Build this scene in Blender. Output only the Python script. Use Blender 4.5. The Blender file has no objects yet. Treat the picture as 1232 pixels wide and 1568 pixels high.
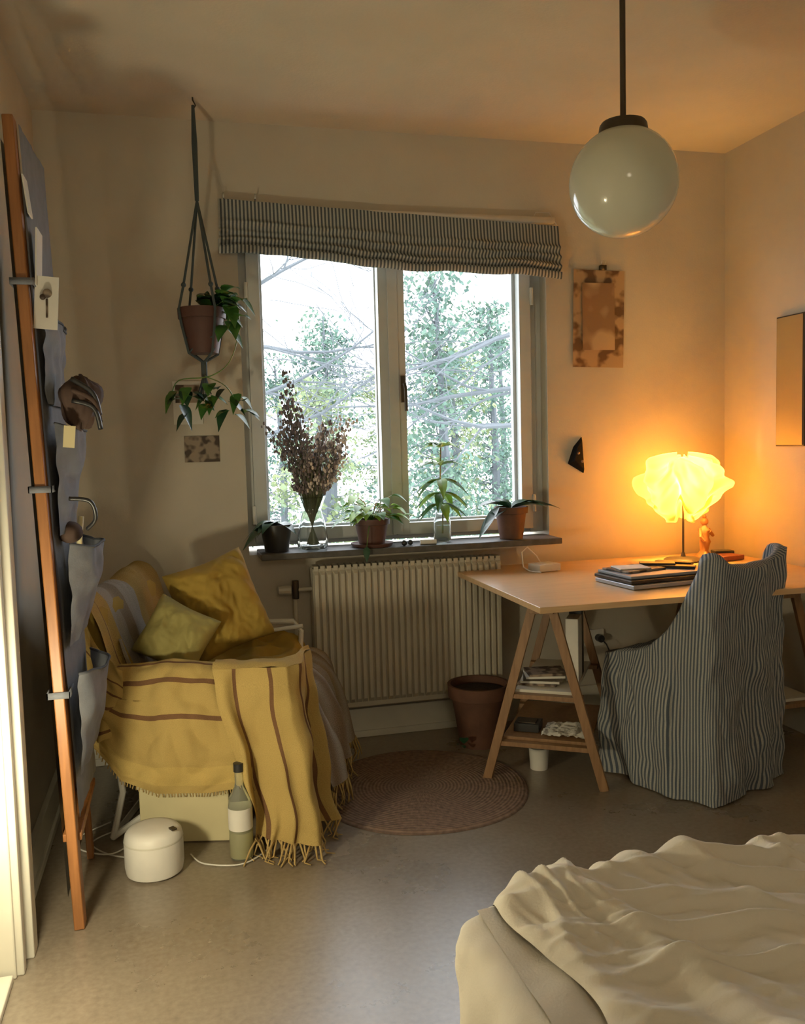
import bpy, math, random
from mathutils import Vector, Matrix, noise
random.seed(7)
sc=bpy.context.scene
V=Vector
def nz(x,y,z=0): return noise.noise(V((x,y,z)))
# ---------------------------------------------------------------- materials
def _new(name):
    m=bpy.data.materials.new(name); m.use_nodes=True
    nt=m.node_tree; b=nt.nodes['Principled BSDF']
    return m,nt,b
def mat(name,col,rough=.6,metal=0,col2=None,nscale=8,bump=0,bscale=60,emit=None,estr=0,trans=0,ior=1.45,stretch=None,detail=4,lo=.35,hi=.65,spec=.5):
    m,nt,b=_new(name)
    b.inputs['Base Color'].default_value=(*col,1); b.inputs['Roughness'].default_value=rough
    b.inputs['Metallic'].default_value=metal; b.inputs['Transmission Weight'].default_value=trans
    b.inputs['IOR'].default_value=ior; b.inputs['Specular IOR Level'].default_value=spec
    if col2 is None: col2=tuple(c*.88 for c in col)
    tc=nt.nodes.new('ShaderNodeTexCoord'); mp=nt.nodes.new('ShaderNodeMapping')
    nt.links.new(tc.outputs['Object'],mp.inputs[0])
    if stretch: mp.inputs['Scale'].default_value=stretch
    n=nt.nodes.new('ShaderNodeTexNoise'); n.inputs['Scale'].default_value=nscale; n.inputs['Detail'].default_value=detail
    nt.links.new(mp.outputs[0],n.inputs['Vector'])
    r=nt.nodes.new('ShaderNodeValToRGB'); r.color_ramp.elements[0].color=(*col2,1); r.color_ramp.elements[1].color=(*col,1)
    r.color_ramp.elements[0].position=lo; r.color_ramp.elements[1].position=hi
    nt.links.new(n.outputs['Fac'],r.inputs[0]); nt.links.new(r.outputs[0],b.inputs['Base Color'])
    if bump:
        n2=nt.nodes.new('ShaderNodeTexNoise'); n2.inputs['Scale'].default_value=bscale; n2.inputs['Detail'].default_value=3
        nt.links.new(mp.outputs[0],n2.inputs['Vector'])
        bp=nt.nodes.new('ShaderNodeBump'); bp.inputs['Strength'].default_value=bump; bp.inputs['Distance'].default_value=.01
        nt.links.new(n2.outputs['Fac'],bp.inputs['Height']); nt.links.new(bp.outputs[0],b.inputs['Normal'])
    if emit: b.inputs['Emission Color'].default_value=(*emit,1); b.inputs['Emission Strength'].default_value=estr
    return m
def ramp_mat(name,stops,axis='V',period=1.,rough=.9,weave=0,wscale=300,nmix=.25,wav=0.,interp='CONSTANT'):
    """bands along a UV axis (uv in metres); stops=[(pos,color)]"""
    m,nt,b=_new(name); b.inputs['Roughness'].default_value=rough; b.inputs['Specular IOR Level'].default_value=.15
    uv=nt.nodes.new('ShaderNodeUVMap'); sp=nt.nodes.new('ShaderNodeSeparateXYZ'); nt.links.new(uv.outputs[0],sp.inputs[0])
    mu=nt.nodes.new('ShaderNodeMath'); mu.operation='DIVIDE'; mu.inputs[1].default_value=period
    nt.links.new(sp.outputs['X' if axis=='U' else 'Y'],mu.inputs[0])
    fr=nt.nodes.new('ShaderNodeMath'); fr.operation='FRACT'; nt.links.new(mu.outputs[0],fr.inputs[0])
    r=nt.nodes.new('ShaderNodeValToRGB'); r.color_ramp.interpolation=interp
    e=r.color_ramp.elements
    while len(e)<len(stops): e.new(.5)
    for k,(p,c) in enumerate(stops): e[k].position=p; e[k].color=(*c,1)
    nt.links.new(fr.outputs[0],r.inputs[0])
    n=nt.nodes.new('ShaderNodeTexNoise'); n.inputs['Scale'].default_value=wscale; n.inputs['Detail'].default_value=2
    nt.links.new(uv.outputs[0],n.inputs['Vector'])
    mr=nt.nodes.new('ShaderNodeMapRange'); mr.inputs['To Min'].default_value=1-nmix*2; mr.inputs['To Max'].default_value=1+nmix
    nt.links.new(n.outputs['Fac'],mr.inputs['Value'])
    mx=nt.nodes.new('ShaderNodeMix'); mx.data_type='RGBA'; mx.blend_type='MULTIPLY'; mx.inputs[0].default_value=1
    nt.links.new(r.outputs[0],mx.inputs[6]); nt.links.new(mr.outputs[0],mx.inputs[7])
    nt.links.new(mx.outputs[2],b.inputs['Base Color'])
    if weave:
        bp=nt.nodes.new('ShaderNodeBump'); bp.inputs['Strength'].default_value=weave; bp.inputs['Distance'].default_value=.004
        nt.links.new(n.outputs['Fac'],bp.inputs['Height']); nt.links.new(bp.outputs[0],b.inputs['Normal'])
    return m
# ---------------------------------------------------------------- mesh builder
class MB:
    def __init__(s): s.v=[];s.f=[];s.m=[];s.uv=[];s.mats=[]
    def mi(s,m):
        if m not in s.mats: s.mats.append(m)
        return s.mats.index(m)
    def add(s,vs,fs,m,uvs=None):
        o=len(s.v); s.v+=[V(p) for p in vs]; k=s.mi(m)
        for f in fs:
            s.f.append([o+i for i in f]); s.m.append(k)
            s.uv.append([uvs[i] for i in f] if uvs else [(0,0)]*len(f))
        return s
    def box(s,c,sz,m,rot=None,taper=1.):
        x,y,z=[a/2 for a in sz]; vs=[]
        for zz,t in ((-z,1.),(z,taper)):
            for a,b in ((-1,-1),(1,-1),(1,1),(-1,1)): vs.append(V((a*x*t,b*y*t,zz)))
        if rot is not None: vs=[rot@p for p in vs]
        vs=[p+V(c) for p in vs]
        return s.add(vs,[(3,2,1,0),(4,5,6,7),(0,1,5,4),(1,2,6,5),(2,3,7,6),(3,0,4,7)],m)
    def bx(s,a,b,m):
        return s.box([(a[i]+b[i])/2 for i in range(3)],[abs(b[i]-a[i]) for i in range(3)],m)
    def beam(s,a,b,w,h,m,up=V((0,0,1))):
        a=V(a);b=V(b);d=b-a;L=d.length;z=d/L;x=up.cross(z)
        if x.length<1e-4: x=V((1,0,0))
        x.normalize(); y=z.cross(x); R=Matrix((x,y,z)).transposed()
        return s.box((a+b)/2,(w,h,L),m,R)
    def grid(s,f,nu,nv,m,su=1,sv=1,closeu=False):
        vs=[];uvs=[]
        for j in range(nv+1):
            for i in range(nu+1):
                vs.append(f(i/nu,j/nv)); uvs.append((i/nu*su,j/nv*sv))
        fs=[(j*(nu+1)+i,j*(nu+1)+i+1,(j+1)*(nu+1)+i+1,(j+1)*(nu+1)+i) for j in range(nv) for i in range(nu)]
        return s.add(vs,fs,m,uvs)
    def tube(s,pts,r,m,seg=8,cap=True):
        pts=[V(p) for p in pts]; n=len(pts); rs=r if isinstance(r,(list,tuple)) else [r]*n
        vs=[];prev=None
        for i,p in enumerate(pts):
            t=(pts[min(i+1,n-1)]-pts[max(i-1,0)])
            if t.length<1e-9: t=V((0,0,1))
            t.normalize()
            if prev is None:
                a=V((0,0,1)) if abs(t.z)<.9 else V((1,0,0)); x=a.cross(t).normalized()
            else:
                x=prev-t*prev.dot(t)
                x=x.normalized() if x.length>1e-6 else V((1,0,0))
            prev=x; y=t.cross(x)
            for k in range(seg):
                an=2*math.pi*k/seg; vs.append(p+(x*math.cos(an)+y*math.sin(an))*rs[i])
        fs=[(i*seg+k,i*seg+(k+1)%seg,(i+1)*seg+(k+1)%seg,(i+1)*seg+k) for i in range(n-1) for k in range(seg)]
        if cap: fs+=[tuple(range(seg))[::-1],tuple((n-1)*seg+k for k in range(seg))]
        return s.add(vs,fs,m)
    def lathe(s,prof,c,m,seg=32,fn=None,cap=False):
        c=V(c);vs=[];uvs=[]
        for j,(r,z) in enumerate(prof):
            for k in range(seg+1):
                a=2*math.pi*k/seg; rr,zz=(r,z) if fn is None else fn(a,r,z)
                vs.append(c+V((rr*math.cos(a),rr*math.sin(a),zz))); uvs.append((a*max(r,.01),z))
        w=seg+1
        fs=[(j*w+k,j*w+k+1,(j+1)*w+k+1,(j+1)*w+k) for j in range(len(prof)-1) for k in range(seg)]
        return s.add(vs,fs,m,uvs)
    def ball(s,c,r,m,seg=12,rings=8,sc=(1,1,1)):
        c=V(c)
        def f(u,v):
            a=u*2*math.pi;b=(v-.5)*math.pi
            return c+V((r*sc[0]*math.cos(a)*math.cos(b),r*sc[1]*math.sin(a)*math.cos(b),r*sc[2]*math.sin(b)))
        return s.grid(f,seg,rings,m)
    def leaf(s,base,d,L,W,m,droop=.4,fold=.15,n=7,sharp=.8):
        base=V(base);d=V(d).normalized(); side=d.cross(V((0,0,1)))
        if side.length<.1: side=V((1,0,0))
        side.normalize(); up=side.cross(d)
        vs=[]
        for i in range(n+1):
            t=i/n; p=base+d*L*t+V((0,0,-droop*L*t*t)); w=W*.5*max(.03,math.sin(math.pi*t**sharp))
            vs+= [p-side*w+up*w*fold*2,p,p+side*w+up*w*fold*2]
        fs=[]
        for i in range(n):
            a=i*3; fs+=[(a,a+1,a+4,a+3),(a+1,a+2,a+5,a+4)]
        return s.add(vs,fs,m)
    def build(s,name,parent=None,smooth=True,bevel=0,sub=0,ang=.7,solid=0,weld=False,relax=0):
        me=bpy.data.meshes.new(name); me.from_pydata([tuple(p) for p in s.v],[],s.f); 
        for m in s.mats: me.materials.append(m)
        uv=me.uv_layers.new(name='UVMap'); k=0
        for pi,p in enumerate(me.polygons):
            p.material_index=s.m[pi]; p.use_smooth=smooth
            for q in range(p.loop_total): uv.data[p.loop_start+q].uv=s.uv[pi][q]
        if smooth: me.set_sharp_from_angle(angle=ang)
        o=bpy.data.objects.new(name,me); sc.collection.objects.link(o)
        if parent: o.parent=parent
        if relax: md=o.modifiers.new('relax','SMOOTH'); md.factor=.5; md.iterations=relax
        if solid: md=o.modifiers.new('s','SOLIDIFY'); md.thickness=solid; md.offset=-1
        if bevel: md=o.modifiers.new('b','BEVEL'); md.width=bevel; md.segments=2; md.limit_method='ANGLE'
        if sub: md=o.modifiers.new('sub','SUBSURF'); md.levels=sub; md.render_levels=sub
        return o
def empty(name,loc=(0,0,0)):
    e=bpy.data.objects.new(name,None); sc.collection.objects.link(e); e.empty_display_size=.1
    return e
def lerp(a,b,t): return a+(b-a)*t
def interp(tab,x):
    if x<=tab[0][0]: return tab[0][1]
    for (a,b),(c,d) in zip(tab,tab[1:]):
        if x<=c: 
            t=(x-a)/(c-a); return b+(d-b)*t
    return tab[-1][1]
def sm(t): t=max(0,min(1,t)); return t*t*(3-2*t)
def RZ(a): return Matrix.Rotation(a,3,'Z')
# palette
M_wall=mat('wall_paint',(.57,.515,.42),.85,col2=(.52,.465,.38),nscale=3,bump=.08,bscale=120)
M_ceil=mat('ceiling_paint',(.60,.54,.445),.9,col2=(.56,.505,.415),nscale=4,bump=.1,bscale=90)
M_trim=mat('trim_paint',(.66,.63,.54),.45,nscale=5)
M_frame=mat('window_paint',(.54,.56,.55),.4,nscale=6)
M_sill=mat('sill_stone',(.09,.085,.08),.5,nscale=30,col2=(.06,.055,.05))
M_rad=mat('radiator_enamel',(.52,.47,.37),.4,nscale=6)
M_wood=mat('trestle_pine',(.27,.145,.065),.5,col2=(.20,.105,.045),nscale=12,stretch=(6,6,.7))
M_rack=mat('rack_wood',(.36,.14,.042),.45,col2=(.26,.10,.03),nscale=10,stretch=(8,8,.6))
M_top=mat('desk_birch',(.60,.40,.21),.30,col2=(.53,.34,.17),nscale=9,stretch=(.6,8,8),bump=.02)
M_black=mat('black_plastic',(.02,.02,.022),.35)
M_dark=mat('dark_bronze',(.07,.055,.04),.4,metal=.6)
M_white=mat('white_plastic',(.75,.72,.66),.45)
M_whitemetal=mat('white_metal',(.7,.68,.62),.35)
M_terra=mat('terracotta',(.12,.05,.03),.75,col2=(.085,.037,.022),nscale=14,bump=.1)
M_terrad=mat('terracotta_dark',(.085,.036,.028),.6,nscale=14)
M_soil=mat('soil',(.03,.02,.014),.95,bump=.6,bscale=80)
M_leaf=mat('leaf_green',(.07,.20,.035),.45,col2=(.04,.13,.025),nscale=20)
M_leafl=mat('leaf_light',(.32,.54,.07),.5,col2=(.22,.42,.05),nscale=20)
M_leafd=mat('leaf_dark',(.025,.075,.035),.35,col2=(.015,.05,.025),nscale=20)
for m in (M_leafl,M_leaf):
    m.node_tree.nodes['Principled BSDF'].inputs['Subsurface Weight'].default_value=.15
M_stem=mat('dry_stem',(.10,.11,.06),.8)
M_dry=mat('dry_flower',(.25,.20,.21),.9,col2=(.14,.115,.12),nscale=60)
M_dry2=mat('dry_flower_pink',(.72,.62,.57),.9,nscale=60)
M_glass=mat('clear_glass',(.93,.97,.97),.03,trans=1,ior=1.3,col2=(.93,.97,.97))
M_green=mat('bottle_glass',(.90,.92,.76),.04,trans=.85,ior=1.3,col2=(.88,.90,.74))
M_water=mat('water',(.85,.92,.85),.02,trans=1,ior=1.2,col2=(.85,.92,.85))
M_paper=mat('paper',(.72,.69,.62),.8)
M_mirror=mat('mirror_glass',(.72,.66,.55),.12,metal=1,col2=(.72,.66,.55))
YEL=(.48,.335,.11); BRN=(.17,.085,.04)
M_blank=ramp_mat('yellow_blanket',[(0,YEL),(.17,BRN),(.185,YEL),(.30,BRN),(.318,YEL),(.42,BRN),(.448,YEL),(.62,BRN),(.648,YEL),(.9,(.54,.38,.12))],'V',.6,weave=.5,wscale=420,nmix=.2)
M_blank2=ramp_mat('yellow_blanket_edge',[(0,YEL),(.14,BRN),(.17,YEL),(.40,BRN),(.43,YEL),(.66,BRN),(.69,YEL),(.86,BRN),(.885,YEL)],'U',.36,weave=.5,wscale=420,nmix=.2)
M_blank3=ramp_mat('yellow_blanket_plain',[(0,YEL),(.5,YEL)],'U',.36,weave=.5,wscale=420,nmix=.2)
M_fr=mat('fringe_yarn',(.42,.28,.10),.9,nscale=60)
M_throw=ramp_mat('herringbone_throw',[(0,(.34,.26,.17)),(.2,(.46,.41,.35)),(.38,(.30,.22,.16)),(.55,(.50,.46,.41)),(.75,(.28,.2,.12)),(.88,(.42,.37,.31))],'U',.26,weave=.8,wscale=330,nmix=.45,interp='EASE')
M_backc=ramp_mat('back_throw',[(0,(.44,.29,.085)),(.10,BRN),(.12,(.44,.29,.085)),(.22,(.36,.32,.27)),(.33,(.29,.23,.17)),(.43,(.38,.34,.29)),(.58,(.41,.27,.085)),(.9,(.38,.25,.075))],'U',.8,weave=.8,wscale=330,nmix=.4)
M_must=mat('mustard_cushion',(.34,.22,.04),.85,col2=(.29,.185,.034),nscale=4,bump=.1,bscale=300,spec=.2)
M_oliv=mat('olive_cushion',(.29,.245,.08),.85,col2=(.25,.21,.07),nscale=3,bump=.1,bscale=300,spec=.2)
M_stripe=ramp_mat('ticking_stripe',[(0,(.36,.36,.34)),(.5,(.085,.105,.135))],'U',.0125,weave=.15,wscale=200,nmix=.12)
M_blind=ramp_mat('blind_stripe',[(0,(.42,.42,.39)),(.5,(.08,.095,.11))],'U',.0155,weave=.15,wscale=200,nmix=.12)
M_sheet=mat('bed_linen',(.70,.65,.56),.85,col2=(.67,.62,.53),nscale=4,bump=.12,bscale=220,spec=.2)
M_fabric=mat('organiser_fabric',(.175,.185,.215),.85,nscale=30,bump=.1,bscale=300)
M_bind=mat('organiser_binding',(.07,.075,.09),.85,nscale=30)
M_yarn=mat('macrame_cord',(.05,.065,.07),.9)
# rug : concentric braid
m,nt,b=_new('jute_rug'); M_rug=m; b.inputs['Roughness'].default_value=.95
uv=nt.nodes.new('ShaderNodeUVMap'); sp=nt.nodes.new('ShaderNodeSeparateXYZ'); nt.links.new(uv.outputs[0],sp.inputs[0])
w=nt.nodes.new('ShaderNodeMath'); w.operation='MULTIPLY'; w.inputs[1].default_value=2*math.pi/.0135; nt.links.new(sp.outputs['Y'],w.inputs[0])
s_=nt.nodes.new('ShaderNodeMath'); s_.operation='SINE'; nt.links.new(w.outputs[0],s_.inputs[0])
n=nt.nodes.new('ShaderNodeTexNoise'); n.inputs['Scale'].default_value=45; n.inputs['Detail'].default_value=6; nt.links.new(uv.outputs[0],n.inputs['Vector'])
ad=nt.nodes.new('ShaderNodeMath'); ad.operation='MULTIPLY_ADD'; ad.inputs[1].default_value=.16; nt.links.new(s_.outputs[0],ad.inputs[0]); nt.links.new(n.outputs['Fac'],ad.inputs[2])
r=nt.nodes.new('ShaderNodeValToRGB'); r.color_ramp.elements[0].color=(.085,.052,.035,1); r.color_ramp.elements[1].color=(.25,.155,.105,1); r.color_ramp.elements[0].position=.25; r.color_ramp.elements[1].position=.8
nt.links.new(ad.outputs[0],r.inputs[0]); nt.links.new(r.outputs[0],b.inputs['Base Color'])
bp=nt.nodes.new('ShaderNodeBump'); bp.inputs['Distance'].default_value=.004; nt.links.new(ad.outputs[0],bp.inputs['Height']); nt.links.new(bp.outputs[0],b.inputs['Normal'])
# floor linoleum
m,nt,b=_new('linoleum'); M_floor=m
tc=nt.nodes.new('ShaderNodeTexCoord')
n1=nt.nodes.new('ShaderNodeTexNoise'); n1.inputs['Scale'].default_value=2.4; n1.inputs['Detail'].default_value=8; n1.inputs['Roughness'].default_value=.6
n2=nt.nodes.new('ShaderNodeTexNoise'); n2.inputs['Scale'].default_value=60; n2.inputs['Detail'].default_value=8
nt.links.new(tc.outputs['Object'],n1.inputs['Vector']); nt.links.new(tc.outputs['Object'],n2.inputs['Vector'])
mx=nt.nodes.new('ShaderNodeMath'); mx.operation='MULTIPLY_ADD'; mx.inputs[1].default_value=.6; nt.links.new(n2.outputs['Fac'],mx.inputs[0])
hf=nt.nodes.new('ShaderNodeMath'); hf.operation='MULTIPLY'; hf.inputs[1].default_value=.4; nt.links.new(n1.outputs['Fac'],hf.inputs[0]); nt.links.new(hf.outputs[0],mx.inputs[2])
r=nt.nodes.new('ShaderNodeValToRGB'); r.color_ramp.elements[0].position=.33; r.color_ramp.elements[1].position=.66
r.color_ramp.elements[0].color=(.145,.113,.082,1); r.color_ramp.elements[1].color=(.24,.195,.145,1)
nt.links.new(mx.outputs[0],r.inputs[0]); nt.links.new(r.outputs[0],b.inputs['Base Color'])
rr=nt.nodes.new('ShaderNodeMapRange'); rr.inputs['From Min'].default_value=.3; rr.inputs['From Max'].default_value=.7; rr.inputs['To Min'].default_value=.25; rr.inputs['To Max'].default_value=.33; nt.links.new(n1.outputs['Fac'],rr.inputs['Value']); nt.links.new(rr.outputs[0],b.inputs['Roughness'])
b.inputs['Specular IOR Level'].default_value=.85
bp=nt.nodes.new('ShaderNodeBump'); bp.inputs['Strength'].default_value=.12; bp.inputs['Distance'].default_value=.002; nt.links.new(n2.outputs['Fac'],bp.inputs['Height']); nt.links.new(bp.outputs[0],b.inputs['Normal'])
# ---------------------------------------------------------------- room shell
XL,XR,YB,YF,HC=-.49,2.63,3.84,-1.3,2.67
WX0,WX1,WZ0,WZ1=.29,1.69,.85,2.27   # window opening
MB().bx((XL-.2,YF-.2,-.1),(XR+.2,YB+.3,0),M_floor).build('floor',smooth=False)
MB().bx((XL-.2,YF-.2,HC),(XR+.2,YB+.3,HC+.1),M_ceil).build('ceiling',smooth=False)
b=MB(); t=.30
b.bx((XL-.15,YB,0),(WX0,YB+t,HC),M_wall).bx((WX1,YB,0),(XR+.15,YB+t,HC),M_wall)
b.bx((WX0,YB,0),(WX1,YB+t,WZ0),M_wall).bx((WX0,YB,WZ1),(WX1,YB+t,HC),M_wall)
b.build('wall_back',smooth=False)
MB().bx((XR,YF,0),(XR+.15,YB,HC),M_wall).build('wall_right',smooth=False)
MB().bx((XL-.15,YF-.15,0),(XR+.15,YF,HC),M_wall).build('wall_front',smooth=False)
MB().bx((XL-.15,YF,0),(XL,1.35,HC),M_wall).bx((XL-.15,2.30,0),(XL,YB,HC),M_wall).bx((XL-.15,1.35,2.06),(XL,2.30,HC),M_wall).build('wall_left',smooth=False)
b=MB()
b.bx((XL-.12,1.38,.01),(XL-.075,2.27,2.04),M_trim)
for z0,z1 in ((.15,.9),(1.05,1.9)):
    b.bx((XL-.076,1.5,z0),(XL-.066,2.15,z1),M_trim)
b.build('door_1',smooth=False,bevel=.003)
b=MB()
for y0 in (2.30,1.25):
    b.bx((XL,y0,0),(XL+.045,y0+.12,2.14),M_trim)
    b.bx((XL+.04,y0+.012,0),(XL+.062,y0+.045,2.13),M_trim); b.bx((XL+.04,y0+.085,0),(XL+.075,y0+.145,2.14),M_trim)
b.bx((XL,1.25,2.05),(XL+.035,2.42,2.16),M_trim); b.bx((XL-.15,2.27,0),(XL,2.30,2.06),M_trim)
b.build('trim_1',smooth=False,bevel=.004)
MB().bx((XL-.15,1.36,0),(XL+.04,2.29,.02),M_trim).build('trim_2',smooth=False,bevel=.004)
MB().bx((XL,2.45,0),(XL+.02,YB,.13),M_trim).bx((XL,2.45,.0),(XL+.03,YB,.03),M_trim).build('baseboard_left',smooth=False,bevel=.003)
MB().bx((XL+.02,YB-.02,0),(XR,YB,.13),M_trim).bx((XL+.02,YB-.03,0),(XR,YB,.03),M_trim).build('baseboard_back',smooth=False,bevel=.003)
MB().bx((XR-.02,YF,0),(XR,YB-.03,.13),M_trim).build('baseboard_right',smooth=False,bevel=.003)
# ---------------------------------------------------------------- window
m,nt,bb=_new('window_glass'); M_pane=m; nt.nodes.remove(bb); tr=nt.nodes.new('ShaderNodeBsdfTransparent'); gl=nt.nodes.new('ShaderNodeBsdfGlossy'); gl.inputs['Roughness'].default_value=.3
mxs=nt.nodes.new('ShaderNodeMixShader'); mxs.inputs[0].default_value=.015; nt.links.new(tr.outputs[0],mxs.inputs[1]); nt.links.new(gl.outputs[0],mxs.inputs[2]); nt.links.new(mxs.outputs[0],nt.nodes['Material Output'].inputs[0])
b=MB(); y0,y1=3.90,3.98
def fr(x0,x1,z0,z1,w,ya,yb):
    b.bx((x0,ya,z0),(x0+w,yb,z1),M_frame).bx((x1-w,ya,z0),(x1,yb,z1),M_frame)
    b.bx((x0+w,ya,z0),(x1-w,yb,z0+w),M_frame).bx((x0+w,ya,z1-w),(x1-w,yb,z1),M_frame)
fr(WX0+.001,WX1-.001,WZ0+.03,WZ1,.035,3.91,4.03)
fr(.325,.955,.90,2.24,.055,3.875,3.93); fr(.965,1.625,.90,2.24,.055,3.875,3.93)
fr(.345,.945,.915,2.225,.05,3.93,3.96); fr(.975,1.605,.915,2.225,.05,3.93,3.96)
b.bx((.94,3.865,.905),(.985,3.88,2.235),M_frame)
for z in (1.02,1.98):
    b.tube([(.322,3.872,z-.04),(.322,3.872,z+.04)],.009,M_whitemetal); b.tube([(1.63,3.872,z-.04),(1.63,3.872,z+.04)],.009,M_whitemetal)
b.bx((1.62,3.90,.88),(1.655,3.94,2.25),M_frame)
b.bx((.38,3.944,.955),(.91,3.946,2.19),M_pane).bx((1.015,3.944,.955),(1.57,3.946,2.19),M_pane)
b.bx((.992,3.855,1.50),(1.012,3.867,1.62),M_dark); b.tube([(1.002,3.857,1.58),(1.002,3.83,1.58),(1.004,3.826,1.56),(1.006,3.826,1.46)],.008,M_dark)
b.build('window_1',smooth=True,bevel=.002)
MB().bx((.325,3.66,.845),(1.675,3.875,.872),M_sill).build('window_sill',smooth=False,bevel=.004)
# blind
def blind(u,v):
    x=lerp(.215,1.735,u); top=lerp(2.345,2.285,u)
    bot=lerp(2.125,2.045,u)+.012*math.sin(u*9)+.012*nz(u*7,3)
    t=v/.72
    if v<.72:
        z=lerp(top,bot+.03,t); y=3.80-.018*math.sin(t*math.pi)*.5
        for c,a in ((.50,.014),(.70,.02),(.9,.026)):
            cc=c+.05*nz(u*4,c*7)
            y-=a*math.exp(-((t-cc)/.06)**2)*(1+.8*nz(u*5,c*9))
    else:
        a=(v-.72)/.28*math.pi*1.3
        z=bot+.03-.035*math.sin(a); y=3.775-.0+.03*(1-math.cos(a))*.6
    y-=.012*nz(u*18,v*5,1)*v+.006
    z+=.003*nz(u*12,v*4,5)
    return V((x+.018*v*v*(u-.3),y,z))
b=MB(); b.grid(blind,200,70,M_blind,su=1.52,sv=.35)
b.bx((.22,3.80,2.30),(1.72,3.835,2.325),M_white)
for x in (.24,.37): b.tube([(x,3.83,2.33),(x,3.80,2.37),(x,3.80,2.35)],.003,M_whitemetal)
for p in ([(1.60,3.80,2.29),(1.63,3.81,2.345),(1.70,3.82,2.35),(1.73,3.80,2.29)],): b.tube(p,.002,M_whitemetal)
b.build('roman_blind',ang=3)
# ---------------------------------------------------------------- radiator
b=MB(); x0,x1,z0,z1=.545,1.40,.17,.80
n=30
for i in range(n):
    x=x0+(x1-x0)*(i+.5)/n; w=(x1-x0)/n
    b.add([(x-w*.46,3.722,z0+.02),(x-w*.28,3.705,z0+.04),(x+w*.28,3.705,z0+.04),(x+w*.46,3.722,z0+.02),
           (x-w*.46,3.722,z1-.02),(x-w*.28,3.705,z1-.035),(x+w*.28,3.705,z1-.035),(x+w*.46,3.722,z1-.02)],
          [(0,1,5,4),(1,2,6,5),(2,3,7,6),(0,3,2,1),(4,5,6,7)],M_rad)
    b.bx((x-w*.35,3.715,z1-.02),(x+w*.35,3.79,z1+.002),M_rad)
b.bx((x0,3.721,z0),(x1,3.755,z1-.01),M_rad); b.bx((x0,3.775,z0),(x1,3.795,z1-.01),M_rad)
for x in (x0+.1,x1-.1): b.bx((x-.02,3.79,z0+.05),(x+.02,3.838,z0+.09),M_rad); b.bx((x-.02,3.79,z1-.15),(x+.02,3.838,z1-.1),M_rad)
b.tube([(x0+.01,3.765,.70),(.49,3.765,.70),(.475,3.775,.68),(.475,3.785,.30),(.475,3.785,.0)],.010,M_rad)
b.tube([(.455,3.765,.70),(.40,3.765,.70)],[.022,.020],M_rad,12); b.tube([(.475,3.765,.66),(.475,3.765,.74)],.015,M_dark,12)
b.build('radiator',bevel=.0015,ang=.5)
# ---------------------------------------------------------------- wall decor
mP=mat('brown_photo_print',(.40,.27,.15),.7,col2=(.11,.058,.03),nscale=13,detail=2,lo=.42,hi=.54)
mP2=mat('photo_print',(.28,.21,.15),.6,col2=(.05,.03,.02),nscale=28,detail=1,lo=.42,hi=.55)
def sheet(name,c,w,h,mt,rot=0,curl=.0,extra=None):
    b=MB()
    def f(u,v):
        x=(u-.5)*w; z=(v-.5)*h; xx=x*math.cos(rot)-z*math.sin(rot); zz=x*math.sin(rot)+z*math.cos(rot)
        return V((c[0]+xx,c[1]-.003-curl*(abs(u-.5)*2)**3*(.5+.5*v),c[2]+zz))
    b.grid(f,12,12,mt); 
    if extra: extra(b)
    return b.build(name,ang=3)
def clip(b): b.box((1.97,3.825,2.11),(.03,.02,.022),M_dark); b.tube([(1.96,3.825,2.12),(1.96,3.81,2.14),(1.98,3.81,2.14),(1.98,3.825,2.12)],.002,M_whitemetal)
mIn=mat('photo_print_inner',(.46,.33,.20),.7,col2=(.24,.145,.08),nscale=8,detail=1,lo=.42,hi=.55)
def inner(b):
    def f(u,v): return V((1.865+u*.165,3.826,1.73+v*.31))
    b.grid(f,6,6,mIn); clip(b)
sheet('art_print',(1.95,3.836,1.875),.26,.45,mP,-.02,.004,inner)
sheet('photo_card',(.11,3.838,1.315),.145,.11,mP2)
b=MB(); b.bx((.0,3.832,1.42),(.12,3.837,1.60),M_paper); b.bx((.01,3.829,1.51),(.11,3.833,1.585),mP2); b.build('calendar_card',smooth=False)
b=MB(); b.add([(1.86,3.838,1.33),(1.815,3.838,1.28),(1.785,3.838,1.20),(1.87,3.838,1.15),(1.85,3.81,1.31),(1.82,3.80,1.27),(1.805,3.80,1.215),(1.86,3.81,1.17)],[(3,2,1,0),(4,5,6,7),(0,1,5,4),(1,2,6,5),(2,3,7,6),(3,0,4,7)],mat('mask_black',(.012,.012,.014),.9,spec=.1)); b.ball((1.825,3.80,1.25),.007,mP2); b.ball((1.845,3.80,1.21),.007,mP2)
b.build('wall_mask',bevel=.004,smooth=False)
b=MB(); b.bx((2.612,3.25,1.26),(2.63,3.43,1.83),M_dark); b.bx((2.608,3.256,1.266),(2.6125,3.424,1.824),M_mirror); b.build('wall_mirror',smooth=False)
b=MB(); b.bx((1.865,3.825,.32),(1.96,3.84,.40),M_white); b.tube([(1.93,3.826,.36),(1.93,3.79,.36)],.018,M_black,12); b.tube([(1.93,3.79,.36),(1.94,3.76,.34),(1.99,3.78,.25),(2.1,3.80,.15),(2.2,3.80,.05)],.0035,M_black)
b.build('power_outlet')
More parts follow.
